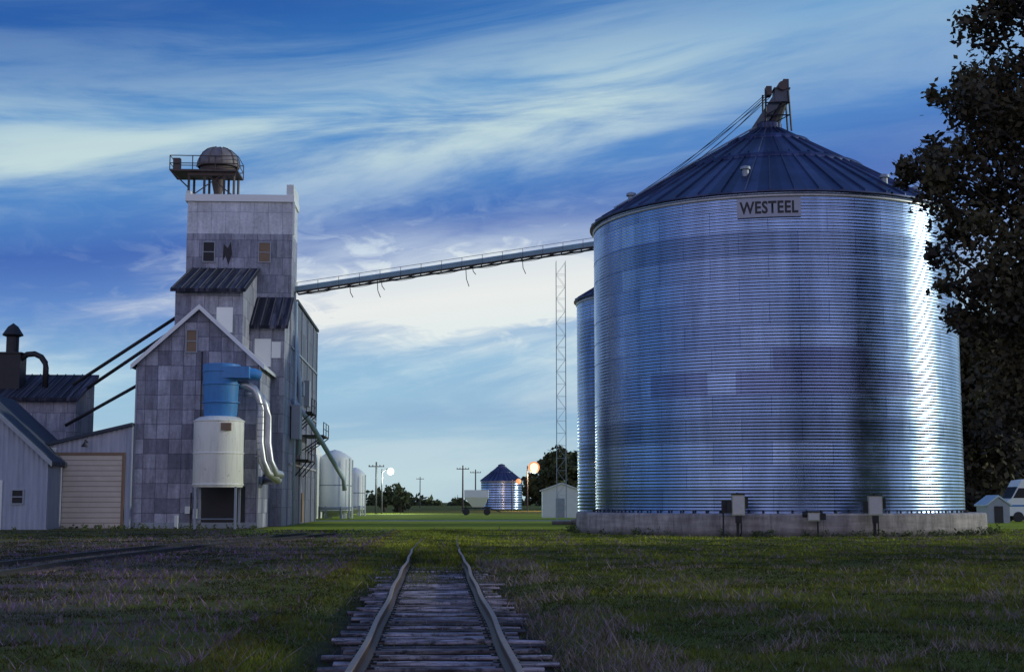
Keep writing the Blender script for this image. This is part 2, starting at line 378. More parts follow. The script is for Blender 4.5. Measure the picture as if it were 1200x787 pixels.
# ================================================================= GARAGE
g=GF('garage',-21.4,92)
g.part('walls',Mb().prism_y([(-24.0,0),(-18.83,0),(-18.83,6.3),(-24.0,5.05)],89.5,99),M_garwall)
g.part('roof',Mb().prism_y([(-24.25,5.0),(-18.84,6.31),(-18.84,6.5),(-24.25,5.2)],89.2,99.1),M_roofgrey)
g.part('garage_door',Mb().box(-23.25,-19.4,89.40,89.49,0,4.5),M_gdoor)
f=Mb(); f.box(-23.42,-23.25,89.34,89.52,0,4.66); f.box(-19.4,-19.23,89.34,89.52,0,4.66); f.box(-23.25,-19.4,89.34,89.52,4.5,4.66)
g.part('door_frame',f,M_wood)
g.part('pillar',Mb().box(-24.05,-23.45,89.42,89.6,0,4.95),M_white)
g.part('pillar',Mb().box(-19.2,-18.86,89.42,89.6,0,6.2),M_shedwall)
l=Mb(); l.tube([(-21.6,89.45,5.3),(-21.6,89.0,5.4),(-21.6,88.85,5.15)],0.05,6); l.rev([(0.05,5.25),(0.22,5.0),(0.2,4.98)],-21.6,88.85,12); g.part('wall_lamp',l,M_dark,True)
# ================================================================= LEFT SHED
g=GF('metal_shed',-27.4,90)
g.part('walls',Mb().prism_y([(-31.8,0),(-23.0,0),(-23.0,4.05),(-27.4,8.0),(-31.8,4.05)],86,93.5),M_shedwall)
g.part('roof_slope',Mb().prism_y([(-22.75,3.78),(-22.75,4.0),(-27.4,8.22),(-27.4,8.01)],85.7,93.8),M_roofgrey)
g.part('roof_slope',Mb().prism_y([(-32.05,3.78),(-27.405,8.01),(-27.405,8.22),(-32.05,4.0)],85.7,93.8),M_roofgrey)
g.part('rake_trim',Mb().prism_y([(-22.72,3.72),(-22.72,4.02),(-27.4,8.27),(-32.08,4.02),(-32.08,3.72),(-27.4,7.95)],85.6,85.69),M_greypaint)
g.part('door',Mb().box(-26.7,-25.6,85.93,86.02,0,2.9),M_white)
window(g,-25.0,-24.4,86,1.55,2.3,frame=M_greypaint)
# ================================================================= MILL
g=GF('feed_mill',-27,98)
g.part('walls',Mb().prism_x([(96,0),(101,0),(101,10.2),(96,8.45)],-30.5,-24.0),M_tin2)
g.part('roof',Mb().prism_x([(95.5,8.25),(101.2,10.3),(101.2,10.5),(95.5,8.47)],-30.8,-23.75),M_roofdark)
rr=Mb()
for i in range(12): batten(rr,-30.7+i*0.58,95.45,8.47,101.1,10.5)
g.part('roof_battens',rr,M_batten)
v=Mb(); v.box(-29.7,-28.2,97.5,99,9.2,11.6); v.box(-29.8,-28.1,97.4,99.1,11.6,11.7); v.rev([(0.42,11.6),(0.42,12.8)],-28.95,98.2,16); v.rev([(0.02,13.75),(0.35,13.5),(0.7,12.95),(0.68,12.9),(0.42,12.8)],-28.95,98.2,16)
g.part('vent_stack',v,M_dark)
e=Mb(); e.tube([(-28.3,98,11.3)]+[(-27.55+0.95*math.cos(math.radians(a)),98,10.7+0.95*math.sin(math.radians(a))) for a in (140,110,80,50,20,0)]+[(-26.6,98,9.3)],0.2,10)
g.part('elbow_pipe',e,M_dark,True)

# ================================================================= BINS
def grain_bin(X,Y,R,z0,zE,zP,amp=0.0085,pitch=0.16,nseg=220,ribs=52):
    g=G('grain_bin',X,Y)
    w=Mb()
    nz=int((zE-z0)/pitch*6); k=np.arange(nz+1); z=z0+(zE-z0)*k/nz
    r=R+amp*np.sin(2*np.pi*(z-z0)/pitch)
    w.rev(list(zip(r.tolist(),z.tolist())),n=nseg)
    g.part('corrugated_wall',w,M_galv,True)
    rr=Mb(); rt=0.7
    steps=[R+0.22]+[R+(rt-R)*i/6 for i in range(1,7)]
    zf=lambda r: zE+0.05+(zP-zE)*(R+0.22-r)/(R+0.22-rt)
    rr.rev([(R-0.05,zE-0.05),(R+0.22,zE-0.02)]+[(r,zf(r)) for r in steps],n=nseg)
    rr.rev([(rt+0.05,zP),(rt+0.05,zP+0.35),(rt-0.1,zP+0.45),(0.02,zP+0.6)],n=24)
    g.part('cone_roof',rr,M_binroof,True,20)
    rb=Mb()
    for i in range(ribs):
        a=2*math.pi*(i+0.5)/ribs; ca,sa=math.cos(a),math.sin(a); hw=0.045
        vs=[]
        for r in (R+0.2,rt+0.1 if i%2==0 else R*0.45):
            z=zf(r)
            for du,dz in ((-hw,-0.02),(-hw*0.6,0.1),(hw*0.6,0.1),(hw,-0.02)):
                vs.append((r*ca-du*sa,r*sa+du*ca,z+dz))
        rb.add(vs,[(0,4,5,1),(1,5,6,2),(2,6,7,3),(0,1,2,3),(7,6,5,4)])
    g.part('roof_ribs',rb,M_binroof)
    rg=Mb()
    for fr_ in (0.52,0.22):
        r=R*fr_; rg.rev([(r+0.12,zf(r+0.12)),(r+0.1,zf(r)+0.13),(r-0.1,zf(r)+0.2),(r-0.12,zf(r-0.12))],n=90)
    g.part('roof_ring',rg,M_binroof,True)
    ev=Mb(); ev.rev([(R+0.02,zE-0.28),(R+0.06,zE-0.26),(R+0.06,zE-0.12),(R+0.02,zE-0.1)],n=nseg); g.part('eave_band',ev,M_galvpipe,True)
    return g,zf
R=9.69; BX,BY=14.2,77.0; ZE=16.5; ZP=22.0
g,zf=grain_bin(BX,BY,R,1.05,ZE,ZP)
c=Mb(); c.rev([(10.76,-0.3),(10.74,1.0),(10.66,1.08),(9.3,1.08)],n=120); g.part('concrete_base',c,M_conc,True,30)
bl=Mb()
for k in range(90):
    a=2*math.pi*k/90; bl.tube([(9.8*math.cos(a),9.8*math.sin(a),1.08),(9.8*math.cos(a),9.8*math.sin(a),1.2)],0.05,5)
g.part('anchor_bolts',bl,M_dark)
sm=Mb(); z=1.05
while z<ZE-0.5:
    sm.rev([(R+0.007,z),(R+0.014,z+0.012),(R+0.014,z+0.028),(R+0.007,z+0.04)],n=120); z+=1.12*(2 if random.random()<0.35 else 1)
g.part('course_seams',sm,simple('seam_steel',(0.20,0.24,0.36),0.45,0.6,0.2),True)
vt=Mb()
cam_ang=math.atan2(-BY,-BX)
for da,rr_ in ((-0.15,0.80),(-1.05,0.86),(0.75,0.86),(1.4,0.8),(-1.7,0.8)):
    a=cam_ang+da; r=R*rr_; x,y=r*math.cos(a),r*math.sin(a); z=zf(r)
    vt.rev([(0.17,z-0.1),(0.17,z+0.28)],x,y,12); vt.rev([(0.27,z+0.26),(0.25,z+0.4),(0.02,z+0.48)],x,y,12)
g.part('roof_vents',vt,M_greypaint,True,40)
ld=Mb(); a=cam_ang-0.95
for o in (-0.22,0.22):
    r0,r1=R,1.0
    ld.beam((r0*math.cos(a)-o*math.sin(a),r0*math.sin(a)+o*math.cos(a),zf(r0)+0.2),(r1*math.cos(a)-o*math.sin(a),r1*math.sin(a)+o*math.cos(a),zf(r1)+0.2),0.05)
for k in range(28):
    r=R-(R-1)*k/28
    ld.beam((r*math.cos(a)+0.22*math.sin(a),r*math.sin(a)-0.22*math.cos(a),zf(r)+0.2),(r*math.cos(a)-0.22*math.sin(a),r*math.sin(a)+0.22*math.cos(a),zf(r)+0.2),0.035)
g.part('roof_ladder',ld,M_greypaint)
hd=Mb()
d=Vector((0.55,0,0.83)).normalized(); n_=Vector((-d.z,0,d.x))
p0=Vector((-0.9,0,21.7)); p1=p0+d*3.0
def obox(m,p0,p1,hw,hn):
    vs=[]
    for p in (p0,p1):
        for sy,sn in ((-1,-1),(1,-1),(1,1),(-1,1)):
            q=p+Vector((0,sy*hw,0))+n_*(sn*hn); vs.append(tuple(q))
    m.add(vs,[(0,1,2,3),(7,6,5,4),(0,4,5,1),(1,5,6,2),(2,6,7,3),(3,7,4,0)])
obox(hd,p0,p1,0.35,0.28)
hd.box(0.35,1.15,-0.4,0.4,23.6,24.3)
g.part('fill_conveyor',hd,simple('weathered_conveyor_steel',(0.10,0.11,0.14),0.6,0.3,0.4))
h3=Mb(); h3.tube([(0.75,-0.6,24.45),(0.75,0.6,24.45)],0.25,12); h3.box(0.3,1.2,-0.45,0.45,24.3,24.38); h3.box(-0.1,0.2,-0.3,0.3,24.0,24.5); h3.box(0.85,1.15,-0.3,0,24.38,24.9)
g.part('conveyor_motor',h3,M_rust)
h4=Mb()
h4.tube([(0.8,0,23.6),(0.3,0,22.4)],[0.3,0.35],10)
for x,y in ((1.2,-0.5),(1.2,0.5),(-0.2,-0.5),(-0.2,0.5)): h4.beam((x,y,21.9),(x*0.9,y*0.9,24.2),0.09)
for z in (22.8,23.5):
    h4.beam((1.15,-0.48,z),(-0.2,-0.48,z),0.07); h4.beam((1.1,-0.48,z),(-0.2,-0.48,z-0.7),0.05)
g.part('conveyor_frame',h4,M_dark)
wr=Mb()
for k,(dx,dy,q) in enumerate(((-6.5,-3.0,24.2),(-8.6,-3.2,24.0),(-8.9,1.5,24.3),(-7.2,-5.6,23.9),(-4.5,-1.5,24.1))):
    r=math.hypot(dx,dy); pts=[]
    for i in range(9):
        u=i/8; pts.append((0.1+(dx-0.1)*u,dy*u,q+(zf(r)+0.1-q)*u-0.9*u*(1-u)))
    wr.tube(pts,0.018,4)
g.part('guy_cables',wr,M_dark)
SA=math.atan2(-BY,-BX)-0.005; 
def bend(u,z,off):
    a=SA+u/R; return ((R+off)*math.cos(a),(R+off)*math.sin(a),z)
pl=Mb(); nn=14; z0,z1=15.25,16.2
vs=[];fs=[]
for i in range(nn+1):
    u=-1.52+3.04*i/nn
    for off in (0.03,0.075):
        vs.append(bend(u,z0,off)); vs.append(bend(u,z1,off))
for i in range(nn):
    b=4*i; q=b+4
    fs+=[(b+2,q+2,q+3,b+3),(b,b+1,q+1,q),(b+1,b+3,q+3,q+1),(b,q,q+2,b+2)]
fs+=[(0,2,3,1),(4*nn,4*nn+1,4*nn+3,4*nn+2)]
pl.add(vs,fs); g.part('sign_plate',pl,simple('sign_grey_paint',(0.40,0.40,0.49),0.5,0,0.2))
cu=D.curves.new('sign_text','FONT'); cu.body='WESTEEL'; cu.size=0.80; cu.align_x='CENTER'; cu.align_y='CENTER'; cu.offset=0.022; cu.resolution_u=3; cu.space_character=1.06
to=D.objects.new('sign_text',cu); COL.objects.link(to); bpy.context.view_layer.update()
me=D.meshes.new_from_object(to.evaluated_get(bpy.context.evaluated_depsgraph_get()))
xs=[v.co.x for v in me.vertices]; W=max(xs)-min(xs); cx=(max(xs)+min(xs))/2
ys=[v.co.y for v in me.vertices]; cy=(max(ys)+min(ys))/2
for v in me.vertices:
    v.co=Vector(bend((v.co.x-cx)*2.78/W,(z0+z1)/2+(v.co.y-cy)*0.62/(max(ys)-min(ys)),0.083))
me.materials.clear(); me.materials.append(simple('black_sign_paint',(0.012,0.012,0.02),0.5,0,0.1))
D.objects.remove(to); lo=D.objects.new('sign_letters',me); COL.objects.link(lo); lo.parent=g.e

g2,_=grain_bin(11.8,104.3,7.0,0.4,16.3,20.3,amp=0.014,pitch=0.25,nseg=120,ribs=40)
g2.part('concrete_base',Mb().rev([(7.5,-0.2),(7.5,0.4),(6.8,0.42)],n=60),M_conc,True,30)
grain_bin(-2.2,300,4.3,0.1,6.0,9.0,amp=0.02,pitch=0.5,nseg=48,ribs=24)

def ebox(X,Y,z0,z1,w,post=True):
    g=G('electrical_box',X,Y,random.uniform(-0.1,0.1))
    g.part('cabinet',Mb().box(-w/2,w/2,-0.14,0.14,z0,z1),M_box)
    g.part('cabinet_door',Mb().box(-w/2+0.04,w/2-0.04,-0.16,-0.14,z0+0.05,z1-0.05),M_galvpipe)
    m=Mb()
    if post: m.box(-0.06,0.06,0.15,0.27,0,z1+0.1); m.box(-w/2-0.22,-w/2-0.01,-0.1,0.1,z0+0.1,z0+0.65); m.box(w/2+0.01,w/2+0.15,-0.1,0.1,z0+0.3,z1-0.1); m.box(-0.12,0.12,-0.12,0.12,z0-0.35,z0-0.01); m.tube([(0.15,0.1,z0),(0.15,0.1,0.2),(0.15,0.5,0.05)],0.035,6)
    else: m.tube([(0.2,0.1,z0),(0.2,0.1,0)],0.04,6); m.tube([(-0.5,0,z0+0.3),(-0.1,0,z0+0.3)],0.14,10); m.box(0.3,0.55,-0.1,0.1,z0+0.05,z1-0.05)
    m.box(-w/2,w/2,-0.18,0.16,z1,z1+0.04)
    g.part('post_and_conduit',m,M_dark)
ebox(10.45,66.2,1.0,1.95,0.6); ebox(16.7,65.9,1.0,1.9,0.65); ebox(13.85,65.85,0.75,1.15,0.55,False)
g=G('electrical_panel_board',10.2,66.3); g.part('board',Mb().box(-0.5,0.1,0.0,0.05,1.1,1.7),M_dark); g.part('legs',Mb().box(-0.45,-0.38,0.05,0.12,0,1.7),M_dark)

# ================================================================= CONVEYOR BRIDGE
xa,ya=fr(-10.1,102.6); A=Vector((xa,ya,16.7)); B=Vector((11.8,104.3,21.3))
g=G('conveyor_bridge',0,0)
L=(B-A).length; d=(B-A).normalized(); sx=Vector((d.y,-d.x,0)).normalized()
def cb(u,side,z): return tuple(A+d*u+sx*side+Vector((0,0,z)))
m=Mb()
vs=[];
for u in (-0.5,L): vs+= [cb(u,-0.3,0.0),cb(u,0.3,0.0),cb(u,0.3,0.34),cb(u,0,0.45),cb(u,-0.3,0.34)]
m.add(vs,[(0,1,2,3,4),(9,8,7,6,5)]+[(i,i+5,(i+1)%5+5,(i+1)%5) for i in range(5)])
g.part('belt_cover',m,simple('blue_grey_cover',(0.22,0.34,0.40),0.6,0.0,0.4,0.6))
m=Mb()
for sd_ in (-0.6,0.6):
    m.beam(cb(0,sd_,-0.08),cb(L,sd_,-0.08),0.12)
m.beam(cb(0,0.95,0.55),cb(L,0.95,0.55),0.03)
m.beam(cb(0,0.95,-0.1),cb(L,0.95,-0.1),0.07)
u=0
while u<L-1:
    m.beam(cb(u,0.95,-0.1),cb(u,0.95,0.55),0.03); m.beam(cb(u,-0.6,-0.08),cb(u,0.95,-0.1),0.07)
    m.beam(cb(u,-0.6,-0.08),cb(u+1.5,0.6,-0.08),0.05); u+=1.5
g.part('truss_and_catwalk',m,M_rust)
m=Mb()
for u,l_ in ((3.8,1.0),(5.8,1.3),(6.1,0.8),(12.3,1.5),(12.8,0.7),(16.5,1.2)):
    m.tube([cb(u,0.6,-0.1),cb(u+0.05,0.6,-0.1-l_*0.6),cb(u+0.25,0.6,-0.1-l_)],0.03,5)
pts=[cb(L*i/40,0.7,-0.2-0.22*abs(math.sin(i*0.7))) for i in range(41)]; m.tube(pts,0.02,4)
g.part('hanging_cables',m,M_dark)
g=G('conveyor_support_tower',3.6,104.0)
m=Mb(); hw=0.34
for a in (-hw,hw):
    for b in (-hw,hw): m.beam((a,b,0),(a,b,19.3),0.03)
z=0.3; s_=1
while z<19:
    for b in (-hw,hw):
        m.beam((-hw*s_,b,z),(hw*s_,b,z+0.9),0.013); m.beam((-hw,b,z),(hw,b,z),0.013)
        m.beam((b,-hw*s_,z),(b,hw*s_,z+0.9),0.013)
    z+=0.9; s_=-s_
g.part('lattice',m,M_whitedull)
g.part('footing',Mb().box(-0.7,0.7,-0.7,0.7,-0.1,0.25),M_conc)

# ================================================================= DISTANT WHITE STRUCTURES
g=GF('white_metal_building',-13,138)
g.part('walls',Mb().prism_x([(128,0),(148,0),(148,6.2),(138,7.6),(128,6.2)],-16,-11.7),M_white)
g.part('roof',Mb().box(-16.1,-11.6,127.9,148.1,7.5,7.7),M_roofgrey)
g.part('door',Mb().box(-11.7,-11.64,131,134,0,3),M_dark)
def tank(s,t,r,h,sk=1.5):
    g=GF('storage_tank',s,t)
    g.part('shell',Mb().rev([(r*0.35,sk*0.3),(r,sk),(r,h),(r*0.9,h+0.25),(r*0.4,h+0.75),(0.01,h+0.9)],s,t,32),M_white,True,30)
    m=Mb()
    for k in range(6):
        q=k*math.pi/3; m.beam((s+r*math.cos(q),t+r*math.sin(q),0),(s+r*math.cos(q),t+r*math.sin(q),sk+0.4),0.15)
    m.rev([(r,sk+0.1),(r+0.05,sk+0.15),(r+0.05,sk+0.3),(r,sk+0.35)],s,t,32)
    m.rev([(r,h*0.55),(r+0.03,h*0.55+0.05),(r,h*0.55+0.1)],s,t,32)
    m.beam((s+r,t-r*0.6,0),(s+r,t-r*0.6,h),0.06); m.beam((s+r+0.1,t-r*0.9,0),(s+r+0.1,t-r*0.9,h),0.06)
    g.part('legs_and_ladder',m,M_greypaint)
tank(-9.9,140,1.45,5.8,0.8); tank(-9.9,145,1.45,5.8,0.8); tank(-9.6,170,1.2,4.8,0.8); tank(-10.6,184,1.2,4.1,0.8)
g=G('white_shed',5.2,152)
g.part('walls',Mb().prism_y([(-2,0),(2,0),(2,2.8),(0,3.5),(-2,2.8)],-2,2.5),M_white)
g.part('roof_panel',Mb().prism_y([(2.2,2.75),(2.2,2.87),(0,3.66),(0,3.52)],-2.2,2.7),M_white)
g.part('roof_panel',Mb().prism_y([(-2.2,2.75),(-0.01,3.52),(-0.01,3.66),(-2.2,2.87)],-2.2,2.7),M_white)
g.part('door',Mb().box(-0.6,0.3,-2.05,-1.99,0,2.0),M_greypaint)
g=G('grain_wagon',-4.4,178)
m=Mb().add([(-1.5,-1.2,3.1),(1.5,-1.2,3.1),(1.5,1.2,3.1),(-1.5,1.2,3.1),(-1.5,-1.2,2.2),(1.5,-1.2,2.2),(1.5,1.2,2.2),(-1.5,1.2,2.2),(-0.5,-0.6,1.0),(0.9,-0.6,1.0),(0.9,0.6,1.0),(-0.5,0.6,1.0)],
 [(0,4,5,1),(1,5,6,2),(2,6,7,3),(3,7,4,0),(4,8,9,5),(5,9,10,6),(6,10,11,7),(7,11,8,4),(8,11,10,9),(0,1,2,3)])
g.part('hopper',m,M_whitesheet)
m=Mb(); m.box(-1.7,1.7,-0.6,-0.45,0.8,0.95); m.box(-1.7,1.7,0.45,0.6,0.8,0.95); m.beam((-1.3,-0.6,0.9),(-1.4,-1.1,2.2),0.1); m.beam((1.3,-0.6,0.9),(1.4,-1.1,2.2),0.1); m.beam((1.7,0,0.85),(3.0,0,0.4),0.1)
for x in (-1.3,1.3):
    for y in (-1.05,0.8): m.tube([(x,y,0.42),(x,y+0.25,0.42)],0.42,16)
g.part('chassis_wheels',m,M_dark)

g=G('parked_camper_van',43.6,118,0.05)
prof=[(-3.3,0.5),(3.4,0.5),(3.4,3.3),(3.1,3.5),(-1.2,3.5),(-2.0,3.4),(-2.3,2.9),(-2.9,1.9),(-3.5,1.6),(-3.6,1.0)]
g.part('body',Mb().prism_y(prof,-1.1,1.1),M_whitesheet)
m=Mb(); m.add([(-2.78,-1.12,1.95),(-1.75,-1.12,1.95),(-1.75,-1.12,2.75),(-2.3,-1.12,2.75)],[(0,1,2,3)]); m.add([(-2.92,-1.0,1.93),(-2.92,1.0,1.93),(-2.36,1.0,2.86),(-2.36,-1.0,2.86)],[(0,1,2,3)])
m.box(-1.2,0.2,-1.13,-1.1,2.0,2.7); m.box(0.8,2.4,-1.13,-1.1,2.0,2.7); g.part('windows',m,M_glass)
m=Mb()
for x in (-2.4,2.0):
    for y in (-1.16,0.9): m.tube([(x,y,0.42),(x,y+0.26,0.42)],0.42,18)
m.box(-3.75,-3.5,-1.1,1.1,0.5,0.75); g.part('wheels_bumper',m,M_dark)
m=Mb(); m.box(-3.4,3.4,-1.115,-1.1,1.25,1.4); g.part('stripe',m,M_blue)
g=G('utility_shed',37.6,112,0.1)
g.part('walls',Mb().prism_y([(-0.9,0),(0.9,0),(0.9,1.4),(0,2.0),(-0.9,1.4)],-1,1),M_greypaint)
g.part('roof',Mb().prism_y([(-1.05,1.3),(0,2.02),(1.05,1.3),(1.05,1.42),(0,2.16),(-1.05,1.42)],-1.1,1.1),M_palesteel)
g.part('door',Mb().box(-0.35,0.35,-1.04,-1,0,1.3),M_dark)

# ================================================================= LAMPS & POLES
def emis(name,col,st):
    m=D.materials.new(name); m.use_nodes=True; nt=m.node_tree; b=nt.nodes['Principled BSDF']
    b.inputs['Base Color'].default_value=(0.02,0.02,0.02,1); b.inputs['Roughness'].default_value=1.0
    b.inputs['Emission Color'].default_value=(*col,1); b.inputs['Emission Strength'].default_value=st; return m
ML1=emis('lit_mercury_lamp',(0.8,1.0,0.9),1.6); ML2=emis('lit_sodium_lamp',(1.0,0.36,0.14),1.1); ML3=emis('lit_sodium_core',(1.0,0.76,0.5),1.7)
def globe(r,h,y=0):
    return Mb().rev([(0.01,h-r)]+[(r*math.sin(math.radians(a)),h-r*math.cos(math.radians(a))) for a in range(20,170,20)]+[(0.01,h+r)],0,y,16)
def lamp(X,Y,h,mat,r,col,en,arm=1.2,core=None):
    g=G('street_lamp',X,Y)
    m=Mb(); m.tube([(-arm,0,0),(-arm,0,h+0.3)],[0.14,0.09],8); m.tube([(-arm,0,h-0.2),(-arm*0.4,0,h+0.35),(0,0,h+0.35)],0.05,6)
    g.part('pole_and_arm',m,M_dark)
    g.part('globe',globe(r,h),mat,True)
    if core: g.part('lens',globe(r*0.75,h,-r*0.5),core,True)
    if en:
        l=D.lights.new('lamp_light','POINT'); l.energy=en; l.color=col; l.shadow_soft_size=r
        o=D.objects.new('lamp_light',l); COL.objects.link(o); o.parent=g.e; o.location=(0,-0.1,h-r-0.25)
lamp(-17,200,5.9,ML1,0.5,(0.8,1,0.85),5000)
lamp(4.0,260,7.9,ML2,1.05,(1,0.6,0.35),8000,core=ML3)
lamp(1.2,262,5.4,ML2,0.5,(1,0.6,0.35),0)
def pole(X,Y,h):
    g=G('utility_pole',X,Y)
    m=Mb(); m.tube([(0,0,0),(0,0,h)],[0.16,0.11],8); m.box(-1.1,1.1,-0.06,0.06,h-0.7,h-0.58); 
    for x in (-1,-0.5,0.5,1): m.tube([(x,0,h-0.58),(x,0,h-0.4)],0.06,6)
    g.part('pole_crossarm',m,M_dark)
pole(-19.0,200,7.2); pole(-8.6,250,8.0); pole(-7.4,290,8.2); pole(-27,420,9)

# ================================================================= TREES
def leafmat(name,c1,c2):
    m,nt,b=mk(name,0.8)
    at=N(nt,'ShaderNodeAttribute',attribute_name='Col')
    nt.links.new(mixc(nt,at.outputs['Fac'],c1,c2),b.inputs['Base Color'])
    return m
M_leaf=leafmat('leaves',(0.022,0.016,0.014),(0.085,0.070,0.030)); M_bark=simple('bark',(0.05,0.038,0.03),0.9,0,0.4,4)
M_leafg=leafmat('green_leaves',(0.020,0.026,0.012),(0.07,0.09,0.028))
def leafmesh(name,clumps,per,size,mat,parent):
    cs=[];vals=[]
    for (x,y,z,r) in clumps:
        n=max(20,int(per*r*r)); 
        p=rng.normal(size=(n,3)); p/=np.linalg.norm(p,axis=1)[:,None]; p*=(rng.random(n)**0.45)[:,None]*r*np.array([1,1,0.8])
        k=max(3,int(r*7)); cen=rng.normal(size=(k,3)); cen/=np.linalg.norm(cen,axis=1)[:,None]; cen*=(rng.random(k)**0.4)[:,None]*r*1.05
        j=rng.integers(0,k,n); q=cen[j]+rng.normal(size=(n,3))*r*0.24
        use=rng.random(n)<0.7; p[use]=q[use]
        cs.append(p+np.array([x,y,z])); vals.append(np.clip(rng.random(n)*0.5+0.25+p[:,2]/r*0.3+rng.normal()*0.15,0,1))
    c=np.concatenate(cs); val=np.concatenate(vals); n=len(c)
    a=rng.normal(size=(n,3)); a/=np.linalg.norm(a,axis=1)[:,None]
    b=rng.normal(size=(n,3)); b-= (a*b).sum(1)[:,None]*a; b/=np.linalg.norm(b,axis=1)[:,None]
    s=(size*(0.6+0.8*rng.random(n)))[:,None]
    V=np.stack([c-a*s,c+b*s*0.55,c+a*s,c-b*s*0.55],1).reshape(-1,3)
    me=D.meshes.new(name); me.vertices.add(4*n); me.vertices.foreach_set('co',V.astype(np.float32).ravel())
    me.loops.add(4*n); me.loops.foreach_set('vertex_index',np.arange(4*n,dtype=np.int32))
    me.polygons.add(n); me.polygons.foreach_set('loop_start',np.arange(0,4*n,4,dtype=np.int32)); me.polygons.foreach_set('loop_total',np.full(n,4,dtype=np.int32))
    me.update(); me.validate()
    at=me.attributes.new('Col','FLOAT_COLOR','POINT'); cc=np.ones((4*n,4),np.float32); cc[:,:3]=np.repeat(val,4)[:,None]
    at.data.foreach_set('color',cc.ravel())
    me.materials.append(mat); o=D.objects.new(name,me); COL.objects.link(o); o.parent=parent
def tree(name,X,Y,H,clumps,per=260,size=0.16,tr=0.4,mat=None):
    g=G(name,X,Y); m=Mb()
    m.tube([(0,0,-0.2),(0.05,0,H*0.2),(-0.1,0.1,H*0.45),(0.1,0,H*0.7),(0,0,H*0.93)],[tr*1.25,tr,tr*0.75,tr*0.45,tr*0.12],10)
    for (x,y,z,r) in clumps:
        z0=min(max(H*0.15,z-abs(x)*0.8-r),H*0.85)
        m.tube([(0,0,z0),(x*0.4,y*0.4,z0+(z-z0)*0.55+0.2),(x,y,z)],[tr*0.22,tr*0.10,0.015],6)
        for k in range(3):
            q=rng.normal(size=3)*r*0.6; m.tube([(x*0.7,y*0.7,z0+(z-z0)*0.78),(x+q[0],y+q[1],z+q[2])],[tr*0.05,0.008],4)
    g.part('trunk_and_limbs',m,M_bark,True)
    leafmesh('foliage',clumps,per,size,mat or M_leaf,g.e)
def blob_tree(name,X,Y,H,rad,n,per,size,zlow=0.15,mat=None):
    cl=[]
    for i in range(n):
        u=random.random(); z=H*(zlow+(0.95-zlow)*u); rr=rad*math.sqrt(max(0.05,1-((u-0.42)/0.62)**2))*(random.random()**0.5)
        a=random.random()*6.283; cl.append((rr*math.cos(a),rr*math.sin(a),z,rad*random.uniform(0.22,0.38)))
    tree(name,X,Y,H,cl,per,size,max(0.25,H*0.025),mat)
TX,TY=16.3,42.0
raw=[(14.2,15.9,0.9),(14.9,14.6,1.2),(13.7,13.3,0.9),(13.0,13.7,0.45),(14.6,12.6,1.3),(12.7,12.1,0.6),(11.9,11.5,0.55),(13.2,11.4,1.1),(14.7,10.8,1.3),
 (12.4,10.8,0.55),(13.3,9.9,0.7),(14.2,9.0,1.1),(12.8,9.0,0.45),(13.3,8.0,0.6),(12.7,7.9,0.35),(13.6,7.1,0.7),(14.8,7.4,1.2),(13.3,6.9,0.4),(14.6,5.9,0.9),(14.9,5.0,1.0),(14.7,3.9,0.9),(15.2,2.9,0.9),(14.9,7.0,1.0),
 (16.3,16.5,1.5),(17.2,14.5,1.9),(16.6,12.2,1.9),(16.2,9.6,1.8),(17.8,11,2.0),(17.8,8,1.9),(16.4,6.8,1.5),(15.2,13.2,1.0),(15.6,8.6,1.2),(15.2,16.8,0.8),(16.0,18,1.2),(18.4,13,1.7)]
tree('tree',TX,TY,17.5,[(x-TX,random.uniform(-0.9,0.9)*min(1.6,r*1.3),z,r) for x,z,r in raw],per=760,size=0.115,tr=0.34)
blob_tree('tree',43.5,136,18,7.5,60,80,0.38,0.05)
blob_tree('tree',56,142,18,8,50,60,0.38,0.05)
blob_tree('tree',39.5,47.5,27,7.0,90,110,0.40,0.03)  # out of view; added tall and dense to darken the bin's reflection
blob_tree('tree',34,20,13,6,40,50,0.3,0.1)  # out of view; added to shade the foreground
blob_tree('tree',9.5,330,13,6,36,40,0.7,0.1,M_leafg)
blob_tree('tree',15,340,12,6,30,40,0.7,0.1,M_leafg)
blob_tree('bush',-18.2,232,4.4,2.6,20,60,0.35,0.1,M_leafg)
blob_tree('bush',-21.5,240,3.2,2.2,16,60,0.35,0.1,M_leafg)
e=D.objects.new('distant_tree_line',None); COL.objects.link(e)
cl=[]
for i in range(330):
    x=random.uniform(-260,320); hh_=random.uniform(1.5,4.5)*(0.6+0.6*math.sin(x*0.03)**2)
    cl.append((x,random.uniform(640,720),hh_*0.4,hh_*0.9))
leafmesh('foliage',cl,3.2,1.6,M_leafg,e)

# ================================================================= GROUND
def sm01(v): v=min(1.0,max(0.0,v)); return v*v*(3-2*v)
def hgt(x,y):
    s=x*CS+y*SN; t=-x*SN+y*CS
    k=min(1.0,max(0.0,(abs(s)-1.6)/2.0))*max(0.0,min(1.0,(75-t)/15))
    dip=-0.13*(1-sm01((abs(s)-1.15)/1.0))*(1-sm01((t-26)/22))
    return 0.09*k*mnoise.noise(Vector((x*0.22,y*0.22,0)))+0.03*k*mnoise.noise(Vector((x*1.1,y*1.1,3)))+dip
def axis(a,b,step,far,sgn):
    l=[]; v=b if sgn>0 else a; st=step
    while abs(v)<far: st*=1.35; v+=sgn*st; l.append(v)
    return l if sgn>0 else l[::-1]
xs=axis(-30,30,0.5,4000,-1)+[ -30+0.5*i for i in range(121)]+axis(-30,30,0.5,4000,1)
ys=axis(2,92,0.6,600,-1)+[2+0.6*i for i in range(151)]+axis(2,92,0.6,4000,1)
V=[(x,y,hgt(x,y)) for y in ys for x in xs]; nx=len(xs)
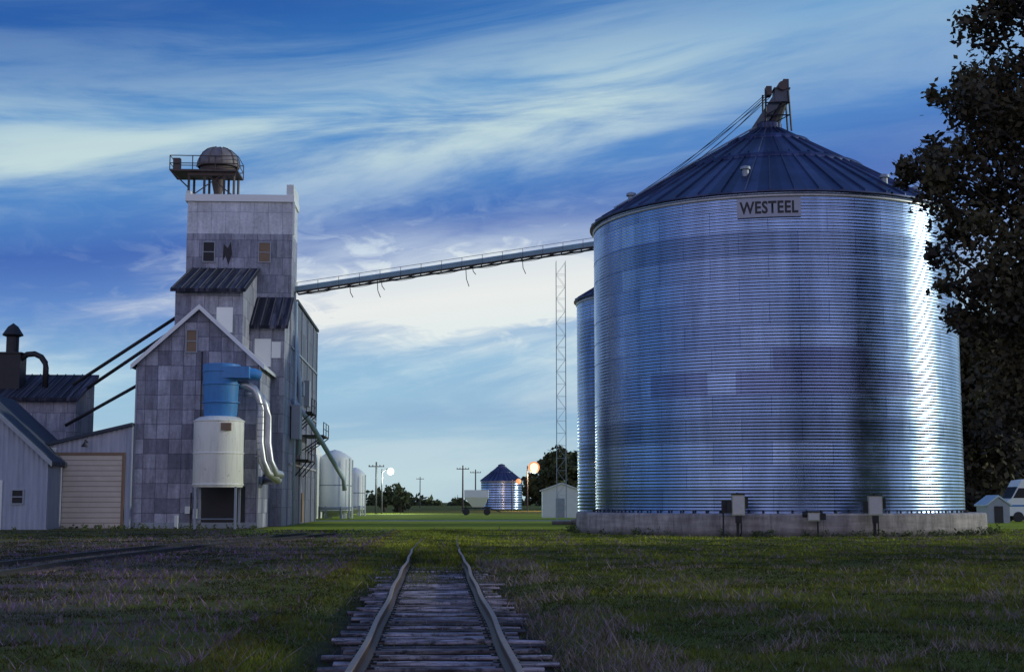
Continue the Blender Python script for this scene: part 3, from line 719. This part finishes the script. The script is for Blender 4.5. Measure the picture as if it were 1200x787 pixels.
F=[(j*nx+i,j*nx+i+1,(j+1)*nx+i+1,(j+1)*nx+i) for j in range(len(ys)-1) for i in range(nx-1)]
me=D.meshes.new('ground'); me.from_pydata(V,[],F); me.polygons.foreach_set('use_smooth',[True]*len(F))
m,nt,b=mk('grassy_ground',0.95); b.inputs['Specular IOR Level'].default_value=0.1
o=objc(nt); x,y,z=sep(nt,o)
s=math_(nt,'ADD',math_(nt,'MULTIPLY',x,CS),math_(nt,'MULTIPLY',y,SN)); t=math_(nt,'ADD',math_(nt,'MULTIPLY',x,-SN),math_(nt,'MULTIPLY',y,CS))
n1=noise_(nt,o,0.25,5,0.6); n2=noise_(nt,o,3.0,6,0.7); n3=noise_(nt,o,0.9,5,0.65)
c=mixc(nt,n2,(0.035,0.043,0.008),(0.17,0.18,0.025))
c=mixc(nt,ramp(nt,n3,[(0.48,0.0),(0.64,0.6)]),c,(0.11,0.08,0.045))
lit_grass=math_(nt,'MULTIPLY',mrange(nt,t,52,80),mrange(nt,t,240,150))  # middle-distance grass brightened: light painted into the ground colour
c=mixc(nt,lit_grass,c,mixc(nt,noise_(nt,o,0.12,5,0.65),(0.14,0.18,0.012),(0.46,0.50,0.04)))
dr_=math_(nt,'MULTIPLY',mrange(nt,math_(nt,'ADD',t,math_(nt,'MULTIPLY',n1,6.0)),124,127),mrange(nt,math_(nt,'ADD',t,math_(nt,'MULTIPLY',n1,6.0)),136,131))
c=mixc(nt,math_(nt,'MULTIPLY',dr_,0.8),c,(0.42,0.36,0.28))
lf=mrange(nt,math_(nt,'ADD',math_(nt,'MULTIPLY',s,-1.0),math_(nt,'MULTIPLY',n1,-6.0)),0.0,5.0)
nearl=mrange(nt,t,60,80,1,0)
patchy=ramp(nt,noise_(nt,o,0.55,5,0.7),[(0.38,0.35),(0.6,1.0)])
c=mixc(nt,math_(nt,'MULTIPLY',math_(nt,'MULTIPLY',lf,patchy),nearl),c,mixc(nt,n2,(0.04,0.027,0.028),(0.22,0.155,0.165)))
mr=mrange(nt,math_(nt,'ADD',math_(nt,'ABSOLUTE',s),math_(nt,'MULTIPLY',n3,0.9)),1.5,2.2,1,0)
nearT=mrange(nt,t,30,50,1,0)
c=mixc(nt,math_(nt,'MULTIPLY',mr,nearT),c,mixc(nt,n2,(0.010,0.008,0.010),(0.045,0.035,0.036)))
soil=math_(nt,'MULTIPLY',mrange(nt,s,-9,-12),math_(nt,'MULTIPLY',mrange(nt,t,66,76),mrange(nt,t,130,110)))
c=mixc(nt,math_(nt,'MULTIPLY',soil,0.85),c,mixc(nt,n2,(0.03,0.028,0.02),(0.10,0.085,0.06)))
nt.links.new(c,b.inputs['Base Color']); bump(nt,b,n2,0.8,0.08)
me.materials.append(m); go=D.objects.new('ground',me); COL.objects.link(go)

# ================================================================= TRACKS
def wood_tie():
    m,nt,b=mk('weathered_tie_wood',0.9)
    o=objc(nt); x,y,z=sep(nt,o)
    gr=noise_(nt,comb(nt,math_(nt,'MULTIPLY',x,1.5),math_(nt,'MULTIPLY',y,22.0),math_(nt,'MULTIPLY',z,10.0)),1.0,5,0.7)
    big=noise_(nt,o,1.6,4); med=noise_(nt,o,5.0,5,0.7)
    at=N(nt,'ShaderNodeAttribute',attribute_name='tone')
    c=mixc(nt,ramp(nt,gr,[(0.36,0.0),(0.58,1.0)]),(0.07,0.052,0.056),(0.58,0.48,0.52))
    c=mixc(nt,1.0,c,ramp(nt,big,[(0.35,0.4),(0.6,1.1)]),'MULTIPLY')
    c=mixc(nt,ramp(nt,med,[(0.52,0.0),(0.64,0.85)]),c,(0.035,0.028,0.024))
    c=mixc(nt,1.0,c,at.outputs['Color'],'MULTIPLY')
    c=mixc(nt,mrange(nt,z,-0.10,-0.075,1,0),c,(0.02,0.016,0.016))
    nt.links.new(c,b.inputs['Base Color']); bump(nt,b,gr,0.8,0.02); return m
M_tie=wood_tie()
def rail_mat():
    m,nt,b=mk('rusty_rail',0.6,0.1); o=objc(nt); n=noise_(nt,o,4,6,0.7); x,y,z=sep(nt,o)
    c=mixc(nt,n,(0.030,0.018,0.014),(0.10,0.055,0.038))
    top=mrange(nt,z,0.095,0.112)
    c=mixc(nt,math_(nt,'MULTIPLY',top,0.75),c,mixc(nt,n,(0.22,0.15,0.12),(0.50,0.38,0.32)))
    nt.links.new(c,b.inputs['Base Color']); return m
M_rail=rail_mat()
def sctr(t): return 0.0 if t<45 else 0.6*((t-45)/32)**2 if t<77 else 0.6+0.0375*(t-77)
PROF=[(-0.07,0),(0.07,0),(0.07,0.014),(0.012,0.035),(0.012,0.115),(0.033,0.125),(0.033,0.153),(0.026,0.16),(-0.026,0.16),(-0.033,0.153),(-0.033,0.125),(-0.012,0.115),(-0.012,0.035),(-0.07,0.014)]
def rail(m,cf,off,ts,z0f):
    vs=[];n=len(PROF)
    for t in ts:
        for a,h in PROF: vs.append((cf(t)+off+a,t,z0f(t)+h))
    fs=[tuple(range(n))[::-1]]
    for i in range(len(ts)-1):
        for j in range(n): fs.append((i*n+j,i*n+(j+1)%n,(i+1)*n+(j+1)%n,(i+1)*n+j))
    m.add(vs,fs)
g=GF('railway_track',0,0)
m=Mb(); ts=[-4+1.0*i for i in range(100)]
wob=lambda t:0.014*math.sin(t*0.9)+0.012*math.sin(t*0.37)
zf2=lambda t:-0.045+0.006*math.sin(t*0.6)-(max(0,t-44)*0.0035)
rail(m,lambda t:sctr(t)+wob(t),-0.7505,ts,zf2); rail(m,lambda t:sctr(t)+wob(t+3),0.7505,ts,zf2)
g.part('rails',m,M_rail)
m=Mb(); t=-3.0; tones=[]
pads=Mb()
while t<46:
    L_=random.uniform(1.10,1.34); sh_=random.uniform(-0.12,0.12); w=random.uniform(0.085,0.125); top=-0.048-random.random()*0.018; tl=random.uniform(-0.07,0.07)
    nseg=6; vs=[];fs=[]; tone=random.choice((0.3,0.5,0.7,0.85,1.0,1.1))
    for i in range(nseg+1):
        u=-1+2*i/nseg; x=sctr(t)+sh_+u*L_; yo=t+tl*u; e=0.016
        a=[random.uniform(-e,e) for _ in range(4)]; edge=0.03 if i in (0,nseg) else 0
        vs+= [(x,yo-w+a[0]+edge,-0.25),(x,yo-w+a[1]+edge,top-0.015+a[2]*0.4),(x,yo-w+0.02+edge,top+a[3]*0.4),(x,yo+w-0.02-edge,top+a[0]*0.4),(x,yo+w+a[2]-edge,top-0.015),(x,yo+w+a[3]-edge,-0.25)]
    tones+=[tone]*len(vs)
    for i in range(nseg):
        for j in range(5): fs.append((i*6+j,i*6+j+1,(i+1)*6+j+1,(i+1)*6+j))
    fs.append((0,5,4,3,2,1)); k=nseg*6; fs.append((k,k+1,k+2,k+3,k+4,k+5))
    m.add(vs,fs)
    for sg in (-1,1):
        cx=sctr(t)+sg*0.7505; pads.box(cx-0.14,cx+0.14,t-0.08,t+0.08,top-0.01,top+0.012)
        for q in (-0.09,0.09): pads.box(cx+q-0.012,cx+q+0.012,t-0.03,t-0.005,top,top+0.035)
    t+=random.uniform(0.44,0.64)
to=g.part('ties',m,M_tie)
at=to.data.attributes.new('tone','FLOAT_COLOR','POINT'); tn=np.ones((len(tones),4),np.float32); tn[:,:3]=np.array(tones)[:,None]; at.data.foreach_set('color',tn.ravel())
g.part('tie_plates',pads,M_dark)
g=GF('siding_track',0,0)
def ss(t): return -10.3+ (0 if t<35 else 3.9*((t-35)/32)**1.6 if t<67 else 3.9+0.2*(t-67))
m=Mb(); ts=[10+1.0*i for i in range(62)]
rail(m,ss,-0.7525,ts,lambda t:-0.04); rail(m,ss,0.7525,ts,lambda t:-0.04)
g.part('rails',m,M_dark)
m=Mb(); t=10
while t<66:
    x=ss(t); m.box(x-1.25+random.uniform(-.1,.1),x+1.25,t-0.11,t+0.11,-0.15,0.005); t+=0.62
g.part('ties',m,M_wood)

# ---------------------------------------------------------------- grass blades
def grass(name,n,tmin,tmax,pw):
    u=rng.random(n); t=tmin+(tmax-tmin)*u**pw; s=(rng.random(n)*2-1)*(0.40*t+1.2)+0.05*t
    X=s*CS-t*SN; Y=s*SN+t*CS
    f=lambda a,b,c:np.sin(X*a+1.3*np.sin(Y*b+c))*np.sin(Y*a*0.8+1.7*np.sin(X*b*1.1+c*2))
    p1=f(0.45,0.7,1.0); p2=f(1.7,1.3,2.0); p3=f(4.1,3.0,0.5)
    pat=0.5*p1+0.35*p2+0.25*p3
    a_s=np.abs(s-np.where(t>45,0.6*((t-45)/32)**2,0))
    keep=np.ones(n,bool)
    track=a_s<1.25
    keep&=~(track&(rng.random(n)>np.clip((t-17)/22,0.12,1.0)))
    keep&=~((np.abs(s-(-10.3+np.where(t>35,3.9*(np.clip(t-35,0,99)/32)**1.6,0)))<1.0)&(rng.random(n)<0.5))
    keep&=~((s<-2.5)&(pat>-0.05)&(rng.random(n)<0.75))
    keep&=~((s>0)&(pat>0.35)&(rng.random(n)<0.5))
    keep&=np.hypot(X-BX,Y-BY)>10.9
    keep&=~((s<-9)&(t>74)&(rng.random(n)<0.7)); keep&=~((s<-9)&(t>85))
    dry=((a_s>1.1)&(a_s<2.6)&(s>0)&(t<40)&(pat>-0.15)&(rng.random(n)<0.8))|((s<-2.4)&(pat>0.0)&(s>-14)&(rng.random(n)<0.75))|((rng.random(n)<0.06))|((s>3)&(p2>0.55)&(rng.random(n)<0.5))
    h=(0.025+0.05*rng.random(n))*(1+0.6*pat)
    h=np.where(dry,h*(1.1+1.2*rng.random(n)),h); h=np.where(track,h*0.9,h)
    h*=np.where(rng.random(n)<0.012,2.0,1.0)
    h=np.where(track,h+0.05,h)
    X,Y,h,dry,pat,s,t,p1=[q[keep] for q in (X,Y,h,dry,pat,s,t,p1)]; n=len(X)
    Z=np.array([hgt(float(a),float(b)) for a,b in zip(X,Y)])-0.01
    w=np.maximum(0.005,t*0.0004)*(0.7+0.6*rng.random(n)); an=rng.random(n)*6.283; ln=rng.normal(size=(n,2))*h[:,None]*0.7
    dx,dy=np.cos(an)*w,np.sin(an)*w
    V=np.empty((n,3,3),np.float32)
    V[:,0]=np.stack([X-dx,Y-dy,Z],1); V[:,1]=np.stack([X+dx,Y+dy,Z],1); V[:,2]=np.stack([X+ln[:,0],Y+ln[:,1],Z+h],1)
    me=D.meshes.new(name); me.vertices.add(3*n); me.vertices.foreach_set('co',V.ravel())
    me.loops.add(3*n); me.loops.foreach_set('vertex_index',np.arange(3*n,dtype=np.int32))
    me.polygons.add(n); me.polygons.foreach_set('loop_start',np.arange(0,3*n,3,dtype=np.int32)); me.polygons.foreach_set('loop_total',np.full(n,3,dtype=np.int32))
    me.update(); me.validate()
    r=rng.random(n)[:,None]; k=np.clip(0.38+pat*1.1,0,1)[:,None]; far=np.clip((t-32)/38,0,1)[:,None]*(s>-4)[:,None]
    green=(np.array([0.035,0.045,0.007])*(1-k)+np.array([0.19,0.20,0.02])*k)*(0.5+0.9*r)*(1+1.9*far)  # blades brighten with distance, light put into their colour
    brown=(np.array([0.12,0.085,0.085])*(1-r)+np.array([0.32,0.24,0.25])*r)
    c=np.where(dry[:,None]&(rng.random(n)[:,None]<0.75),brown,green)
    lb=((s<-2)[:,None]&(rng.random(n)[:,None]<0.5)); c=np.where(lb,c*np.array([0.85,0.58,1.3]),c)
    cc=np.ones((n,3,4),np.float32); cc[:,:,:3]=c[:,None,:]
    at=me.attributes.new('Col','FLOAT_COLOR','POINT'); at.data.foreach_set('color',cc.ravel())
    m,nt,b=mk('grass_blades',0.85); b.inputs['Specular IOR Level'].default_value=0.15
    a=N(nt,'ShaderNodeAttribute',attribute_name='Col'); nt.links.new(a.outputs['Color'],b.inputs['Base Color'])
    me.materials.append(m); o=D.objects.new(name,me); COL.objects.link(o)
grass('grass',480000,9,84,1.5)
cl=[]
for k in range(150):
    a=random.uniform(0,6.283); r=10.95+random.random()*0.35; cl.append((BX+r*math.cos(a),BY+r*math.sin(a),0.12,random.uniform(0.12,0.35)))
for k in range(90):
    x,y=fr(random.uniform(-30,-10.5),random.uniform(84.8,89.0)); cl.append((x,y,0.1,random.uniform(0.1,0.3)))
e=D.objects.new('weeds',None); COL.objects.link(e); leafmesh('leaves',cl,400,0.06,leafmat('weed_leaves',(0.03,0.045,0.012),(0.11,0.14,0.035)),e)

# ================================================================= WORLD
SAZ=math.radians(5); SEL=math.radians(14)
sd=Vector((math.cos(SAZ)*math.cos(SEL),math.sin(SAZ)*math.cos(SEL),math.sin(SEL)))
w=D.worlds.new('World'); scene.world=w; w.use_nodes=True; nt=w.node_tree; nt.nodes.clear()
try: w.cycles.sampling_method='MANUAL'; w.cycles.sample_map_resolution=512
except Exception: pass
out=N(nt,'ShaderNodeOutputWorld'); bg=N(nt,'ShaderNodeBackground')
sky=N(nt,'ShaderNodeTexSky',sky_type='NISHITA'); sky.sun_disc=False; sky.sun_elevation=SEL
sky.sun_rotation=math.atan2(sd.x,sd.y); sky.air_density=1.2; sky.dust_density=1.0; sky.ozone_density=3.0
tc=N(nt,'ShaderNodeTexCoord').outputs['Generated']; x,y,z=sep(nt,tc)
nis=mixc(nt,1.0,sky.outputs[0],(0.085,0.095,0.12),'MULTIPLY')
v1=comb(nt,x,y,math_(nt,'ADD',math_(nt,'MULTIPLY',z,6.0),math_(nt,'MULTIPLY',x,-0.8)))
wv=noise_(nt,v1,1.5,3,0.5)
v2=comb(nt,math_(nt,'ADD',x,math_(nt,'MULTIPLY',wv,0.35)),y,math_(nt,'ADD',math_(nt,'ADD',math_(nt,'MULTIPLY',z,7.0),math_(nt,'MULTIPLY',x,-0.7)),math_(nt,'MULTIPLY',wv,0.5)))
na=noise_(nt,v2,2.8,8,0.60,0.35)
v3=comb(nt,x,y,math_(nt,'MULTIPLY',z,2.6)); nb=noise_(nt,v3,26,4,0.6,0.8)
xz=math_(nt,'MULTIPLY',x,math_(nt,'MULTIPLY',z,0.55))
zt=math_(nt,'ADD',math_(nt,'SUBTRACT',z,xz),math_(nt,'MULTIPLY',math_(nt,'SUBTRACT',wv,0.5),0.05))
base=ramp(nt,zt,[(0.0,(0.50,0.68,0.78)),(0.05,(0.44,0.68,0.83)),(0.11,(0.33,0.58,0.82)),(0.15,(0.13,0.29,0.68)),(0.195,(0.055,0.15,0.52)),(0.235,(0.09,0.27,0.65)),(0.29,(0.11,0.34,0.70)),(0.325,(0.04,0.20,0.56)),(0.37,(0.02,0.12,0.44)),(1.0,(0.07,0.14,0.40))])
base=mixc(nt,0.10,base,nis)
amt=ramp(nt,zt,[(0.0,0.5),(0.06,0.7),(0.10,0.85),(0.145,0.85),(0.168,0.45),(0.20,0.20),(0.228,0.7),(0.245,1.0),(0.275,1.0),(0.30,0.6),(0.325,0.3),(0.38,0.12),(0.7,0.3)])
cm=ramp(nt,na,[(0.36,0.0),(0.60,1.0)],'EASE')
cm=math_(nt,'MULTIPLY',cm,amt)
cm=math_(nt,'MULTIPLY',cm,math_(nt,'SUBTRACT',1.0,math_(nt,'MULTIPLY',mrange(nt,x,0.04,0.22),0.65)))
gx=math_(nt,'DIVIDE',math_(nt,'ADD',x,0.03),0.12); gz=math_(nt,'DIVIDE',math_(nt,'SUBTRACT',z,0.150),0.028)
gl=math_(nt,'EXPONENT',math_(nt,'MULTIPLY',math_(nt,'ADD',math_(nt,'MULTIPLY',gx,gx),math_(nt,'MULTIPLY',gz,gz)),-1.0))
gl=math_(nt,'MULTIPLY',gl,math_(nt,'GREATER_THAN',y,0.0))
glm=math_(nt,'MULTIPLY',gl,ramp(nt,na,[(0.30,0.5),(0.5,1.4)]))
rip=math_(nt,'MULTIPLY',ramp(nt,nb,[(0.5,0.0),(0.64,1.0)]),math_(nt,'MULTIPLY',math_(nt,'POWER',gl,0.4),0.6))
cm=math_(nt,'ADD',cm,math_(nt,'ADD',glm,rip),clamp=True)
cloudc=ramp(nt,zt,[(0.0,(0.62,0.78,0.80)),(0.10,(0.80,0.93,0.93)),(0.15,(0.98,0.99,0.93)),(0.19,(0.70,0.82,0.92)),(0.22,(0.48,0.64,0.80)),(0.26,(0.64,0.81,0.80)),(0.5,(0.30,0.50,0.78))])
colr=mixc(nt,math_(nt,'MULTIPLY',cm,0.9),base,cloudc)
dk=ramp(nt,noise_(nt,v2,1.1,5,0.55),[(0.52,0.0),(0.68,0.6)])
dm=math_(nt,'MULTIPLY',math_(nt,'MULTIPLY',dk,ramp(nt,zt,[(0.02,0.0),(0.08,0.6),(0.13,0.35),(0.22,0.85),(0.4,0.2)])),math_(nt,'SUBTRACT',1.0,gl))
colr=mixc(nt,dm,colr,(0.10,0.22,0.56))
back=math_(nt,'MULTIPLY',mrange(nt,y,-0.05,-0.8),mrange(nt,z,0.8,0.0))
colr=mixc(nt,math_(nt,'MULTIPLY',back,0.85),colr,(0.98,0.92,1.14))
below=mrange(nt,z,-0.02,0.0,1,0)
colr=mixc(nt,below,colr,(0.06,0.08,0.05))
nt.links.new(colr,bg.inputs[0]); bg.inputs[1].default_value=0.92; nt.links.new(bg.outputs[0],out.inputs[0])

sl=D.lights.new('sun','SUN'); sl.energy=1.5; sl.angle=math.radians(2); sl.color=(0.95,1.0,0.80)
so=D.objects.new('sun',sl); COL.objects.link(so); so.rotation_euler=sd.to_track_quat('Z','Y').to_euler(); so.location=(60,-10,40)

# ================================================================= CAMERA
cam=D.cameras.new('camera'); cam.lens=50; cam.sensor_width=36; cam.clip_end=9000; cam.clip_start=0.1
co=D.objects.new('camera',cam); COL.objects.link(co); co.location=(0,0,1.61); co.rotation_euler=(math.radians(90+6.656),0,0)
scene.camera=co
scene.view_settings.view_transform='Standard'; scene.view_settings.look='None'; scene.view_settings.exposure=0
